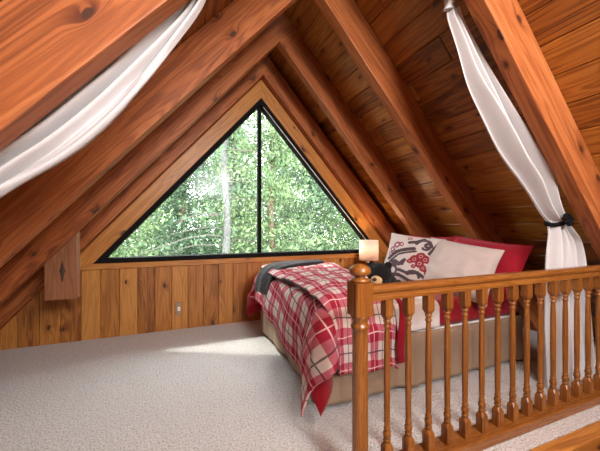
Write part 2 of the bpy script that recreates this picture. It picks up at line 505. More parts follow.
# ------------------------------------------------------------------ rafters
DV = .25 / CS
def rafter(y0, side, label, width=.1, zl=ZL, dv=DV, tint=.5, lap=True):
    mb = MB(); zt = zl + dv
    A = (RX, zl); Cc = (RX + .5 * dv / SL * 1.73, zt - SL * .5 * dv / SL * 1.73); T = (RX, zt)
    def low(z0): return (RX + side * (zl - z0) / SL, z0)
    def top(z0): return (RX + side * (zt - z0) / SL, z0)
    if side < 0: poly = [low(0.0), A, Cc, T, top(0.0)]
    else: poly = [A, low(0.0), top(0.0), Cc]
    prism(mb, poly, y0, y0 + width, -side * TH, .006, tint)
    loc = (RX + side * 1.2, y0 + width / 2, zl - SL * 1.2)
    return tag(mb.build('rafter', M_raft, None, loc), label, 'beam', 'exposed roof rafters')
rafter(1.155, 1, 'right rafter nearest the camera, running beside the white tied curtain')
rafter(2.13, 1, 'right rafter second from the camera, coming down behind the red pillow', tint=.6)
rafter(2.955, 1, 'right rafter one in front of the gable wall, coming down behind the bedside lamp', tint=.45)
rafter(WY - .125, 1, 'right rafter flat against the gable wall above the window casing', .124, 3.01, DV * .8, .4)
rafter(1.14, -1, 'left rafter nearest the camera, at top left above the white swag curtain', tint=.5)
rafter(2.16, -1, 'left rafter second from the camera, passing just below the white swag curtain', tint=.55)
rafter(2.955, -1, 'left rafter one in front of the gable wall, crossing above the short hanging post', tint=.35)
rafter(WY - .125, -1, 'left rafter flat against the gable wall beside the window casing', .124, 3.01, DV * .8, .4)

# short hanging post behind the left rafter
def stub():
    mb = MB(); cx, w, y0, y1 = -.905, .225, 3.058, 3.148
    zb = .565
    zt = lambda x: ZL + DV * .6 - SL * (RX - x)
    prism(mb, [(cx - w / 2, zb), (cx + w / 2, zb), (cx + w / 2, zt(cx + w / 2)), (cx - w / 2, zt(cx - w / 2))], y0, y1, PI / 2, .006)
    o = mb.build('hanging_post', M_stub, None, (cx, 3.1, zb))
    tag(o, 'short square-cut timber post with a big knot, hanging below a left rafter', 'post')
    k = MB()
    # knot with a dark split above and below it
    def kp(i, j):
        a = 2 * PI * j; r = i
        rx = .020 * r * (1 + .15 * math.sin(3 * a)); rz = .034 * r
        if math.sin(a) > .8 or math.sin(a) < -.8: rz *= 1 + 1.6 * (abs(math.sin(a)) - .8) / .2
        return (cx + .01 + rx * math.cos(a), y0 - .0005 - .004 * (1 - r), .80 + rz * math.sin(a))
    k.grid(kp, 6, 40)
    kk = k.build('knot', plain('dark_knot', (.05, .02, .01), .7, nscale=120, namp=.6), o, None)
    kk.matrix_parent_inverse = Matrix.Translation(-o.location)
stub()

# ------------------------------------------------------------------ railing
RY = 1.17
rail = empty('railing', (.76, RY, 0)); tag(rail, 'oak stair railing with turned balusters and a newel post with a ball cap', 'railing')
def square_post(mb, x, y, z0, z1, w, sh0=0, sh1=0):
    """square block; sh0/sh1 taper its lower/upper end"""
    bm = bmesh.new()
    lv = []
    zs = []
    if sh0: zs += [(z0, .62), (z0 + sh0, 1)]
    else: zs += [(z0, 1)]
    if sh1: zs += [(z1 - sh1, 1), (z1, .62)]
    else: zs += [(z1, 1)]
    for z, k in zs:
        h = w / 2 * k; c = h * (.12 if k == 1 else .45)
        ring = [(h - c, h), (-h + c, h), (-h, h - c), (-h, -h + c), (-h + c, -h), (h - c, -h), (h, -h + c), (h, h - c)]
        lv.append([bm.verts.new((a, b, z)) for a, b in ring])
    for i in range(len(lv) - 1):
        for k in range(8): bm.faces.new((lv[i][k], lv[i][(k + 1) % 8], lv[i + 1][(k + 1) % 8], lv[i + 1][k]))
    bm.faces.new(lv[0][::-1]); bm.faces.new(lv[-1])
    bmesh.ops.recalc_face_normals(bm, faces=bm.faces)
    uo = rnd_uv()
    mb.add_bm(bm, Matrix.Translation((x, y, 0)), lambda co, n: (co.z, co.x + co.y), uo, .5)
nx = .76
mb = MB()
square_post(mb, nx, RY, 0, .125, .089); square_post(mb, nx, RY, .778, .925, .089)
mb.lathe([(.044, .125), (.037, .135), (.035, .15), (.0355, .45), (.035, .69), (.034, .712), (.040, .718), (.043, .726), (.040, .734), (.034, .74), (.035, .752), (.042, .77), (.043, .778)], 24, Matrix.Translation((nx, RY, 0)))
npost = mb.build('newel_post', M_oak, rail)
mb = MB()
mb.lathe([(.040, .925), (.043, .932), (.042, .940), (.026, .945), (.022, .950), (.026, .955), (.043, .960), (.048, .968), (.0485, .976), (.044, .990), (.032, 1.000), (.016, 1.006), (0, 1.007)], 24, Matrix.Translation((nx, RY, 0)))
mb.build('ball_cap', M_oak, npost)
RAIL_END = 2.9
mb = MB()
prof = [(-.020, .836), (-.026, .838), (-.026, .852), (-.022, .858), (-.021, .868), (-.027, .874), (-.033, .880), (-.034, .890), (-.029, .900), (-.018, .906), (0, .9075)]
prof = prof + [(-a, b) for a, b in prof[-2::-1]]
pts0 = [(nx + .042, RY + a, b) for a, b in prof]; pts1 = [(RAIL_END, RY + a, b) for a, b in prof]
acc = 0
for i in range(len(prof)):
    j = (i + 1) % len(prof); dl = math.dist(prof[i], prof[j])
    mb.face([pts0[i], pts0[j], pts1[j], pts1[i]], [(0, acc), (0, acc + dl), (2.1, acc + dl), (2.1, acc)], .6, False); acc += dl
mb.face(pts0[::-1], [(p[1], p[2]) for p in pts0]); mb.face(pts1, [(p[1], p[2]) for p in pts1])
mb.build('handrail', M_oak, rail)
mb = MB(); add_box(mb, ((nx + .05 + 3.45) / 2, RY, .03), (3.45 - nx - .05, .11, .058), .006, tint=.55)
mb.build('bottom_rail', M_oak, rail)
def baluster_mesh():
    mb = MB(); w = .043
    square_post(mb, 0, 0, .0, .105, w, 0, .02); square_post(mb, 0, 0, .679, .777, w, .022, 0)
    mb.lathe([(.013, .103), (.014, .108), (.0175, .112), (.0175, .118), (.013, .122), (.015, .128), (.0185, .134), (.0185, .150), (.014, .158), (.0125, .162), (.016, .166), (.016, .171), (.0125, .175),
              (.0135, .20), (.0155, .38), (.0145, .56), (.012, .63), (.012, .640), (.016, .645), (.016, .651), (.012, .656), (.0135, .664), (.018, .672), (.014, .682)], 14)
    return mb
b0 = baluster_mesh().build('baluster', M_oak, rail, (0, 0, 0))
def bal_place(o, x): o.matrix_parent_inverse = Matrix.Translation((-.76, -RY, 0)); o.location = (x, RY, .059)
bal_place(b0, .908)
for k in range(1, 16):
    b = b0.copy(); C.objects.link(b); b.parent = rail; bal_place(b, .908 + .1262 * k)
    b.rotation_euler = (0, 0, (k % 4) * PI / 2)

# ------------------------------------------------------------------ bed
BX0, BX1, BY0, BY1 = .87, 2.76, 1.73, 3.26
bed = empty('bed', ((BX0 + BX1) / 2, (BY0 + BY1) / 2, 0)); tag(bed, 'bed with a tan bed skirt standing on the carpet behind the railing', 'bed')
mb = MB()
for a, b in (((BX0 + .03, BY0 + .03), (BX1, BY0 + .03)), ((BX0 + .03, BY1 - .03), (BX1, BY1 - .03)), ((BX0 + .03, BY0 + .03), (BX0 + .03, BY1 - .03)), ((BX1, BY0 + .03), (BX1, BY1 - .03))):
    c = ((a[0] + b[0]) / 2, (a[1] + b[1]) / 2, .055); add_box(mb, c, (abs(a[0] - b[0]) + .03, abs(a[1] - b[1]) + .03, .05), .004)
mb.build('bed_frame', M_dark, bed)
for x in (BX0 + .06, BX1 - .06):
    for y in (BY0 + .06, BY1 - .06):
        mb = MB(); mb.lathe([(.02, 0), (.022, .004), (.018, .03), (.018, .04)], 12, Matrix.Translation((x, y, 0))); mb.build('leg', M_dark, bed)
mb = MB(); add_box(mb, ((BX0 + BX1) / 2, (BY0 + BY1) / 2, .24), (BX1 - BX0 - .05, BY1 - BY0 - .05, .32), .03, seg=3); mb.build('box_spring', M_white, bed)
mb = MB(); add_box(mb, ((BX0 + BX1) / 2, (BY0 + BY1) / 2, .505), (BX1 - BX0 - .01, BY1 - BY0 - .01, .20), .05, seg=5); mb.build('mattress', M_red, bed)
def skirt():
    mb = MB(); zt = .405; zb = .035
    # path: far end of foot, corner, front, head end
    path = []
    for i in range(70): t = i / 69; path.append((BX0, BY1 - (BY1 - BY0) * t, -1, 0))
    for i in range(100): t = (i + 1) / 100; path.append((BX0 + (BX1 - BX0) * t, BY0, 0, -1))
    n = len(path)
    def fn(a, b):
        i = min(int(round(a * (n - 1))), n - 1); x, y, ox, oy = path[i]
        s = i * .022
        nz = noise.noise(Vector((s * 2.2, b * .7, 3))) + .35 * noise.noise(Vector((s * 8, b * 1.5, 7)))
        flare = (1 - b) * .012
        pl = 0
        for c in (.77, 1.55, 2.4):     # box pleats
            d = abs(s - c)
            if d < .05: pl = -.012 * (1 - d / .05)
        off = flare + .030 * nz * (1 - b * .6) + .012 * math.sin(s * 14 + 2 * nz) * (1 - b) + pl * (1 - b) + .006
        return (x + ox * off, y + oy * off, zb + (zt - zb) * b + .006 * noise.noise(Vector((s * 3, 9, 1))) * (1 - b))
    mb.grid(fn, n - 1, 14)
    # welt on top
    o = mb.build('bed_skirt', M_skirt, bed); m = o.modifiers.new('s', 'SOLIDIFY'); m.thickness = .003
    o['label'] = 'tan pleated fabric skirt'
    w = MB(); w.tube([(p[0] + p[2] * .006, p[1] + p[3] * .006, .402) for p in path[::3]], .004, 6); w.build('piping', M_skirt, o)
skirt()

def drape(name, mat, top, x_head, foot_over, front_over, far_over, seed, amp=.012, puff=.03, out=.02, nu=110, nv=150, uvo=(0, 0), parent=None, thick=.012, head_skew=0.0, flare=.05, x_foot=BX0, lip=.045, corner_fold=.05, hem=.01):
    """cloth laid on the bed: a runs head->foot, b runs far->near; hangs over foot, front and far edges"""
    mb = MB()
    yF, yN = BY1 - .02, BY0 + .02
    def fn(i, j):
        # cloth coordinates
        fro = front_over(i) if callable(front_over) else front_over
        Lb = far_over + (yF - yN) + fro
        b = j * Lb - far_over              # 0..(yF-yN) on top
        y = yF - b
        tt = min(max(b / (yF - yN), 0), 1)
        xh = x_head + head_skew * (1 - tt)
        xf = x_foot + .02
        fo = foot_over(tt) if callable(foot_over) else foot_over
        La = (xh - xf) + fo
        a = i * La
        ex = max(0, a - (xh - xf)); 
        en = max(0, b - (yF - yN)); ef = max(0, -b)
        px = xh - min(a, xh - xf); py = min(max(y, yN), yF)
        ey = en if en > 0 else ef; sy = -1 if en > 0 else 1
        d = math.hypot(ex, ey)
        edge = min(a * .9, xh - xf - min(a, xh - xf) + .06, tt * (yF - yN) + .06, (1 - tt) * (yF - yN) + .06)
        p = Vector((a * 3.0, b * 3.0, seed))
        nz = noise.noise(p) * .6 + .35 * noise.noise(p * 2.3) + .18 * noise.noise(p * 5.1)
        cush = puff * min(1, max(0, edge) / .14) ** .6
        z = top + cush * (1 + .25 * nz) + amp * nz
        if d > 0:
            dx, dy = (-ex / d, sy * ey / d)
            r = lip
            arc = r * PI / 2
            if d < arc: h = r * math.sin(d / r); dn = r * (1 - math.cos(d / r))
            else: h = r + (d - arc) * .03; dn = r + (d - arc)
            phi = math.atan2(ey, ex)
            cf = math.sin(2 * phi)
            wav = math.sin((phi * 5.0) + seed) * corner_fold * cf * min(1, d / .3)
            hang = min(1, d / .25)
            s_ = (b if ex > ey else a) * 1.0
            fold = (.55 * math.sin(s_ * 13 + seed + 1.5 * noise.noise(Vector((s_ * 2, seed, 0)))) + nz) * .026 * hang
            h += out * hang + wav + fold + flare * cf * hang
            px += dx * h; py += dy * h
            z -= dn * (1 - .02 * abs(nz))
            z += hem * nz * hang
        return (px, py, max(z, .012))
    mb.grid(fn, nu, nv, uvf=lambda a, b: (a * ((x_head - x_foot) + .4) + uvo[0], b * (far_over + yF - yN + (front_over(a) if callable(front_over) else front_over)) + uvo[1]))
    o = mb.build(name, mat, parent)
    m = o.modifiers.new('s', 'SOLIDIFY'); m.thickness = thick; m.offset = 1
    return o
o = drape('blanket', M_red, .607, 1.34, lambda t: .30 + .02 * t, lambda i: .32 + .115 * max(0, min(1, (i - .45) / .2)), .40, 3.3, head_skew=.47, out=.008, puff=.004, amp=.003, thick=.006, corner_fold=.04, flare=.14, uvo=(0, 0), nu=80, nv=110)
tag(o, 'red blanket peeking out under the plaid comforter, one corner touching the carpet', 'blanket')
# white top sheet folded over the side
def quilt():
    mb = MB(); x0, x1 = 1.30, 1.80
    def fn(i, j):
        x = x0 + (x1 - x0) * i; L0 = .225; W = BY1 - BY0 - .06; b = j * (W + L0); y = BY1 - .03 - b
        nz = noise.noise(Vector((x * 5, b * 3, 8.2)))
        z = .622 + .012 * nz; h = 0
        x += .12 * (1 - min(1, b / W)) * i
        e = b - W
        if e > 0:
            r = .05
            if e < r * PI / 2: h = r * math.sin(e / r); dn = r * (1 - math.cos(e / r))
            else: h = r + .006 * nz; dn = r + e - r * PI / 2
            z -= dn; y = BY0 + .03 - h - .008 * math.sin(x * 25)*min(1,e/.1)
            z = max(z, .41)
        return (x, y, z)
    mb.grid(fn, 30, 110)
    o = mb.build('top_sheet', M_sheet); m = o.modifiers.new('s', 'SOLIDIFY'); m.thickness = .008; m.offset = 1
    tag(o, 'white sheet folded over the side of the bed beyond the plaid comforter', 'sheet')
quilt()
comf = drape('comforter', M_plaid, .635, 1.31, lambda t: .31 + .23 * t ** 1.5, .31, .03, 1.7, out=.055, puff=.035, amp=.014, head_skew=.47, thick=.014, corner_fold=.03, flare=.18, uvo=(.03, .02))
tag(comf, 'red and cream plaid comforter draped over the foot of the bed', 'comforter')
drape('top_layer', M_plaid, .665, 1.325, lambda t: .045 + .015 * math.sin(t * 7), .46, .06, 6.1, out=.06, puff=.065, amp=.032, head_skew=.47, thick=.03, corner_fold=.0, flare=.0, uvo=(.11, .06), parent=comf, lip=.06, x_foot=BX0 + .015)
# red lining turned out along the near head edge of the comforter
def lining():
    mb = MB()
    def fn(i, j):
        z = .70 - .40 * j
        w = .035 + .035 * math.sin(min(1, j * 1.15) * PI * .75)
        x = 1.335 + 1.2 * w * (i - .3) + .012 * math.sin(j * 6)
        y = BY0 - .13 + .05 * max(0, (.12 - j) / .12) ** 2 + .012 * math.cos(i * PI) * -1 - .015 * j
        return (x, y - .02 * math.sin(i * PI), z)
    mb.grid(fn, 8, 24); o = mb.build('lining', M_red, comf); o['label'] = 'red lining edge'
    m = o.modifiers.new('s', 'SOLIDIFY'); m.thickness = .008
lining()

# grey throw
def throw():
    mb = MB()
    ctr = [(1.56, 3.20, .742), (1.38, 3.13, .752), (1.18, 3.06, .760), (1.02, 3.00, .757), (.90, 2.96, .735), (.825, 2.94, .675), (.795, 2.935, .59), (.785, 2.93, .50)]
    def cr(t):
        n = len(ctr) - 1; f = t * n; k = min(int(f), n - 1); u = f - k
        P = [Vector(ctr[min(max(k + d, 0), n)]) for d in (-1, 0, 1, 2)]
        return .5 * ((2 * P[1]) + (-P[0] + P[2]) * u + (2 * P[0] - 5 * P[1] + 4 * P[2] - P[3]) * u * u + (-P[0] + 3 * P[1] - 3 * P[2] + P[3]) * u ** 3)
    def fn(i, j):
        c = cr(i); d = (cr(min(i + .01, 1)) - cr(max(i - .01, 0))).normalized()
        side = Vector((d.y, -d.x, 0)); side = Vector((.3, -1, 0)).normalized() if i > .5 else side.normalized() * (1 if side.y < 0 else -1)
        side = side.lerp(Vector((.3, -1, 0)).normalized(), min(1, i * 1.6)).normalized()
        up = d.cross(side); up = up if (up.z > 0 or (i > .6 and up.x < 0)) else -up
        if i > .6 and up.x > 0: up = -up
        w = .06 + .095 * min(1, i * 2.2)
        th = .034
        a = 2 * PI * j
        ca, sa = math.cos(a), math.sin(a)
        sx = math.copysign(abs(ca) ** .6, ca); sz = math.copysign(abs(sa) ** .8, sa)
        rid = 1 + .28 * math.sin(sx * 7 + 1.0 + 1.2 * i) * (1 if sa > 0 else .2)
        e = min(1, (i / .04), (1 - i) / .03) ** .5 if 0 < i < 1 else 0
        return c + side * (w * sx * (.6 + .4 * e)) + up * (th * sz * rid * e)
    mb.grid(fn, 70, 36)
    o = mb.build('throw', M_throw); tag(o, 'dark grey knitted throw bunched over the far foot corner of the bed', 'throw blanket')
throw()

# ------------------------------------------------------------------ pillows
def pillow(name, mat, W, H, T, loc, face, lean, roll, label, group=None, flange=0, pat=None, seed=0, n=44, pinch=.06, sag=0.0):
    """face: azimuth (deg) of the front normal; lean: degrees the top leans back"""
    mb = MB(); cols = []
    def side(sg):
        def fn(i, j):
            u, v = i * 2 - 1, j * 2 - 1
            e = max(abs(u), abs(v))
            x = W / 2 * u * (1 - pinch * (1 - v * v) * abs(u) ** 2); y = H / 2 * v * (1 - pinch * (1 - u * u) * abs(v) ** 2)
            uu, vv = min(1, abs(u) / (1 - flange)) if flange else abs(u), min(1, abs(v) / (1 - flange)) if flange else abs(v)
            t = ((1 - uu ** 2.6) * (1 - vv ** 2.6))
            t = max(0, t) ** .55
            nz = noise.noise(Vector((u * 1.7, v * 1.7, seed + sg))) + .5 * noise.noise(Vector((u * 4, v * 4, seed + 5)))
            z = sg * (T / 2 * t * (1 + .22 * nz) + .003)
            y2 = y - sag * (1 - u * u) * (v + 1) * .5
            # slump: belly moves down
            z *= 1 + .25 * (-v) * (1 - abs(v))
            return (x, y2, z + .012 * noise.noise(Vector((u * 1.2, v * 1.2, seed + 20))))
        return fn
    mb.grid(side(1), n, n); 
    if pat: cols += [pat(a / n * 2 - 1, b / n * 2 - 1) for a in range(n + 1) for b in range(n + 1)]
    k = len(mb.f); mb.grid(side(-1), n, n)
    if pat: cols += [(.74, .66, .60, 1)] * ((n + 1) ** 2); mb.col = cols
    for q in range(k, len(mb.f)):
        mb.f[q] = mb.f[q][::-1]
    az = math.radians(face)
    nrm = Vector((math.cos(az), math.sin(az), 0)); up = Vector((0, 0, 1)); right = up.cross(nrm)
    Mx = Matrix((right, up, nrm)).transposed().to_4x4()
    M = Matrix.Translation(loc) @ Mx @ Matrix.Rotation(-math.radians(lean), 4, 'X') @ Matrix.Rotation(math.radians(roll), 4, 'Z')
    o = mb.build(name, mat); o.matrix_world = M
    bm = bmesh.new(); bm.from_mesh(o.data); bmesh.ops.remove_doubles(bm, verts=bm.verts, dist=.0005); bm.to_mesh(o.data); bm.free()
    return tag(o, label, 'pillow', group)

def scroll_pattern():
    P = []
    def spiral(cx, cy, r0, r1, a0, a1, w, n=60):
        for k in range(n):
            t = k / (n - 1); a = a0 + (a1 - a0) * t; r = r0 + (r1 - r0) * t
            P.append((cx + r * math.cos(a), cy + r * math.sin(a), w * (1 - .3 * t)))
    def line(pts, w, n=24):
        for (x0, y0), (x1, y1) in zip(pts, pts[1:]):
            for k in range(n): t = k / n; P.append((x0 + (x1 - x0) * t, y0 + (y1 - y0) * t, w))
    spiral(.45, .55, .32, .10, 2.9, -2.2, .045); spiral(.55, .58, .12, .05, 0, 5, .05)
    line([(-.75, -.15), (-.5, .15), (-.2, .28), (.12, .40)], .05); line([(-.68, -.28), (-.4, .05), (-.1, .18), (.2, .30)], .03)
    spiral(-.45, -.62, .26, .12, 3.4, -.4, .045); line([(-.22, -.55), (.1, -.62), (.45, -.52), (.8, -.72)], .045)
    spiral(.35, -.72, .26, .16, 2.8, .2, .05); line([(-.95, -.72), (-.6, -.8), (-.2, -.75), (.2, -.9), (.9, -.88)], .05)
    line([(-.45, -.22), (-.3, -.3), (-.42, -.36), (-.55, -.28), (-.45, -.22)], .05); line([(-.22, -.25), (-.1, -.12), (-.14, -.3), (-.28, -.35)], .04)
    line([(-.1, .62), (.1, .7), (.35, .88)], .05); line([(.7, .3), (.85, .6), (.95, .9)], .06)
    D = np.array(P); D[:, 2] *= 1.4
    fl = [(.22, -.02, .16), (.42, .12, .17), (.44, -.16, .17), (.08, -.14, .10), (.60, .02, .16), (.60, -.32, .13), (.76, -.48, .11), (.26, -.30, .08)]
    fl2 = [(-.55, .45, .14), (-.68, .25, .11), (-.38, .50, .10), (-.72, .05, .09), (-.15, .82, .08)]
    def f(u, v):
        c = np.array([.48, .41, .375])
        wob = .03 * noise.noise(Vector((u * 9, v * 9, 2)))
        for x, y, r in fl:
            d = math.hypot(u - x, v - y)
            if d + wob < r: c = np.array([.20, .012, .022]) if not (r * .28 < d < r * .42) else np.array([.45, .26, .23])
        for x, y, r in fl2:
            d = math.hypot(u - x, v - y)
            if r * .45 < d + wob < r: c = np.array([.22, .03, .06])
        d = np.hypot(D[:, 0] - u, D[:, 1] - v) - D[:, 2] * (1 + 2.0 * wob)
        if d.min() < 0: c = np.array([.06, .036, .042])
        return (*c, 1)
    return f
pillow('red_pillow', M_red, .70, .50, .15, (2.52, 1.93, .825), 190, 26, -6, 'large red pillow propped at the head of the bed, right of the cream pillow', 'pillows on the bed', flange=.07, seed=1)
pillow('red_pillow', M_red, .70, .48, .15, (2.60, 2.66, .84), 182, 24, 0, 'red pillow at the far side of the bed head, behind the patterned pillow', 'pillows on the bed', flange=.07, seed=2)
pillow('cream_pillow', M_cream, .60, .48, .23, (2.19, 1.90, .815), 203, 26, -9, 'plain cream pillow leaning at the head of the bed, beside the patterned one', 'pillows on the bed', seed=4)
pillow('patterned_pillow', M_print, .52, .48, .15, (2.02, 2.25, .86), 207, 22, -6, 'cream square pillow printed with red flowers and dark scrolls', 'pillows on the bed', pat=scroll_pattern(), seed=6, n=110)

# ------------------------------------------------------------------ plush bear
def ball(bm, c, r, sub=3):
    res = bmesh.ops.create_icosphere(bm, subdivisions=sub, radius=1)
    for v in res['verts']: v.co = Vector((v.co.x * r[0], v.co.y * r[1], v.co.z * r[2])) + Vector(c)
def bear():
    root = empty('plush_bear', (1.50, 1.93, .69), 0.0)
    root.rotation_euler = (0, 0, math.radians(-142))     # faces local +x... towards the camera
    root.location = (1.375, 1.86, .675); root.scale = (1.15, 1.15, 1.15)
    tag(root, 'small black plush bear with a tan muzzle, beside the newel post cap', 'stuffed animal')
    def part(name, balls, mat, vox=None):
        bm = bmesh.new()
        for c, r in balls: ball(bm, c, r)
        me = bpy.data.meshes.new(name); bm.to_mesh(me); bm.free(); me.materials.append(mat)
        for p in me.polygons: p.use_smooth = True
        o = bpy.data.objects.new(name, me); C.objects.link(o); o.parent = root
        if vox:
            m = o.modifiers.new('r', 'REMESH'); m.mode = 'VOXEL'; m.voxel_size = vox; m.use_smooth_shade = True
            s = o.modifiers.new('s', 'SMOOTH'); s.iterations = 4
        return o
    body = part('body', [((-.10, 0, .06), (.13, .085, .065)), ((0, 0, .125), (.075, .080, .076)), ((-.01, .055, .185), (.018, .026, .028)), ((-.01, -.055, .185), (.018, .026, .028)),
                  ((.03, .075, .03), (.06, .03, .028)), ((.03, -.075, .03), (.06, .03, .028)), ((-.20, .07, .035), (.05, .035, .033)), ((-.20, -.07, .035), (.05, .035, .033)), ((-.235, 0, .08), (.022, .022, .022))], M_bear, .009)
    mz = part('muzzle', [((.070, 0, .098), (.036, .037, .030))], M_bear2); mz['label'] = 'tan muzzle'
    part('nose', [((.104, 0, .108), (.011, .014, .010))], M_nose)
    for s in (-1, 1): part('eye', [((.066, s * .030, .142), (.008, .008, .008))], M_nose)
    root.rotation_euler = (0, 0, math.radians(218))
bear()

# ------------------------------------------------------------------ nightstand and lamp
ns = empty('nightstand', (2.36, 3.50, 0)); tag(ns, 'pine nightstand in the corner under the bedside lamp, mostly hidden by the bed', 'nightstand')
mb = MB(); add_box(mb, (2.36, 3.50, .29), (.40, .36, .56), .004, 'z'); mb.build('cabinet_body', M_night, ns)
mb = MB(); add_box(mb, (2.36, 3.48, .59), (.46, .40, .03), .006); mb.build('top', M_night, ns)
for z in (.16, .40):
    mb = MB(); add_box(mb, (2.36, 3.312, z), (.34, .018, .2), .004); d = mb.build('drawer', M_night, ns)
    mb = MB(); mb.lathe([(.005, 0), (.006, .01), (.014, .016), (.015, .022), (.008, .028), (0, .029)], 12, Matrix.Translation((2.36, 3.303, z)) @ Matrix.Rotation(PI / 2, 4, 'X')); mb.build('knob', M_brass, d)
LX, LY, LZ = 2.345, 3.40, .605
lp = empty('bedside_lamp', (LX, LY, LZ)); tag(lp, 'bedside lamp with a pale drum shade, in the corner right of the window', 'lamp')
mb = MB(); mb.lathe([(.06, .605), (.062, .615), (.045, .63), (.02, .645), (.03, .665), (.04, .685), (.03, .705), (.012, .715), (.01, .80), (.012, .82), (.006, .83)], 20, Matrix.Translation((LX, LY, 0))); mb.build('base', M_brass, lp)
def shade():
    mb = MB(); mb.lathe([(.128, .722), (.124, .985)], 40, Matrix.Translation((LX, LY, 0)))
    mb.f = mb.f[:40]; mb.uv = mb.uv[:160]; mb.t = mb.t[:40]; mb.sm = mb.sm[:40]
    o = mb.build('lamp_shade', M_shade, lp); m = o.modifiers.new('s', 'SOLIDIFY'); m.thickness = .003
shade()
mb = MB(); mb.lathe([(.012, .825), (.014, .84), (.028, .865), (.03, .885), (.02, .908), (0, .914)], 14, Matrix.Translation((LX, LY, 0))); mb.build('bulb', M_bulb, lp)
mb = MB()
for a in (0, PI / 2): add_box(mb, (LX, LY, .826), (.235, .004, .004), 0, rot=Matrix.Rotation(a - math.radians(8), 4, 'Z'))
mb.build('shade_spider', M_brass, lp)

# ------------------------------------------------------------------ outlet
ot = empty('wall_outlet', (.175, WY, .235)); tag(ot, 'almond wall outlet low on the pine wall under the window', 'outlet')
ox = -.005
mb = MB(); add_box(mb, (ox, WY - .004, .235), (.055, .012, .15), .003); mb.build('cover_plate', M_plate, ot)
mb = MB(); add_box(mb, (ox + .006, WY - .011, .235), (.030, .005, .045), .0015); r_ = mb.build('receptacle', M_slot, ot)
for dx in (-.006, .006):
    mb = MB(); add_box(mb, (ox + .006 + dx, WY - .0138, .237), (.002, .002, .012), 0); mb.build('slot', M_dark, r_)

# ------------------------------------------------------------------ curtains
def curtain(mir, label, seed):
    root = empty('curtain', (-.85 if mir else 2.65, 1.34, 0)); tag(root, label, 'curtain', 'white curtains tied to the rafters')
    # swag: path of centre, half width
    if mir:
        path = [(.106, 2.244, .034, .025), (.043, 2.10, .040, .03), (-.08, 1.92, .058, .035), (-.195, 1.768, .078, .04), (-.296, 1.641, .090, .045), (-.424, 1.498, .088, .045), (-.57, 1.366, .072, .045), (-.663, 1.255, .045, .045), (-.715, 1.19, .040, .04)]
        tl = [(-.715, 1.19, .05, .04), (-.745, 1.10, .095, .045), (-.795, .98, .155, .05), (-.825, .80, .185, .055), (-.845, .5, .20, .06), (-.865, .2, .21, .065), (-.875, .012, .215, .065)]
        cy = 1.33; hd = (.13, 2.29); sg = -1
    else:
        path = [(1.530, 2.475, .032, .025), (1.575, 2.395, .040, .035), (1.706, 2.206, .062, .045), (1.872, 1.99, .076, .055), (2.105, 1.715, .096, .06), (2.305, 1.50, .088, .06), (2.45, 1.32, .066, .045), (2.55, 1.215, .042, .04)]
        tl = [(2.55, 1.215, .05, .04), (2.585, 1.14, .095, .045), (2.63, 1.05, .145, .05), (2.65, .90, .18, .055), (2.66, .5, .215, .06), (2.68, .2, .225, .065), (2.69, .012, .23, .065)]
        cy = 1.345; hd = (1.50, 2.505); sg = 1
    def samp(path, t):
        n = len(path) - 1; f = t * n; k = min(int(f), n - 1); u = f - k
        P = [np.array(path[min(max(k + d, 0), n)]) for d in (-1, 0, 1, 2)]
        return .5 * ((2 * P[1]) + (-P[0] + P[2]) * u + (2 * P[0] - 5 * P[1] + 4 * P[2] - P[3]) * u * u + (-P[0] + 3 * P[1] - 3 * P[2] + P[3]) * u ** 3)
    mb = MB()
    def fn(i, j):
        c = samp(path, i); d = samp(path, min(1, i + .02)) - samp(path, max(0, i - .02))
        L = math.hypot(d[0], d[1]); tx, tz = d[0] / L, d[1] / L
        nx_, nz_ = -tz * sg, tx * sg                       # towards the rafter (up right)
        w = (j * 2 - 1) * c[2]
        y = cy + c[3] * math.sin(j * 6.6 * PI + seed + .8 * math.sin(i * 3)) * (.75 + .25 * math.sin(j * 9 + seed)) + .012 * noise.noise(Vector((i * 6, j * 5, seed))) + c[3] * .3 * math.sin(j * 31 + 2 * math.sin(i * 5 + seed))
        return (c[0] + nx_ * w, y, c[1] + nz_ * w)
    mb.grid(fn, 60, 56)
    o = mb.build('swag', M_curtain, root); m = o.modifiers.new('s', 'SOLIDIFY'); m.thickness = .003
    tail = tl
    mb = MB()
    def fn2(i, j):
        c = samp(tail, i); w = (j * 2 - 1) * c[2]
        y = cy + c[3] * math.sin(j * 9.5 * PI + seed + .4 * math.sin(i * 4)) * (.7 + .3 * math.sin(j * 7)) + .01 * noise.noise(Vector((i * 4, j * 6, seed + 3)))
        return (c[0] + w, y, max(c[1] + (.02 * noise.noise(Vector((j * 5, seed, 1))) if i > .9 else 0), .006))
    mb.grid(fn2, 50, 90)
    o = mb.build('tail', M_curtain, root); m = o.modifiers.new('s', 'SOLIDIFY'); m.thickness = .003
    # pinned heading tucked behind the rafter
    mb = MB()
    hx, hz = hd
    mb.tube([(hx - .05 * sg, cy - .06, hz + .06), (hx - .02 * sg, cy - .03, hz + .04), (hx, cy, hz + .01), (hx + .006 * sg, cy + .01, hz - .03)], [.02, .028, .032, .035], 10)
    mb.build('heading', M_curtain, root)
    tb = MB()
    qx, qz = path[-1][0], path[-1][1]
    pts = [(qx + sg * (.062 * math.cos(a) + .01 * math.sin(2 * a)), cy + .062 * math.sin(a), qz + .03 * math.cos(a)) for a in [2 * PI * k / 24 for k in range(25)]]
    tb.tube(pts, .015, 8)
    for k in range(9):
        a = k * .9; c = Vector((qx - sg * (.02 - .038 * math.cos(a)), cy - .075 + .01 * math.sin(k), qz + .005 + .030 * math.sin(a)))
        bm = bmesh.new(); ball(bm, c, (.022, .016, .018), 2); tb.add_bm(bm, None, None, (0, 0), .5, True)
    tb.build('tie_back', M_tie, root)
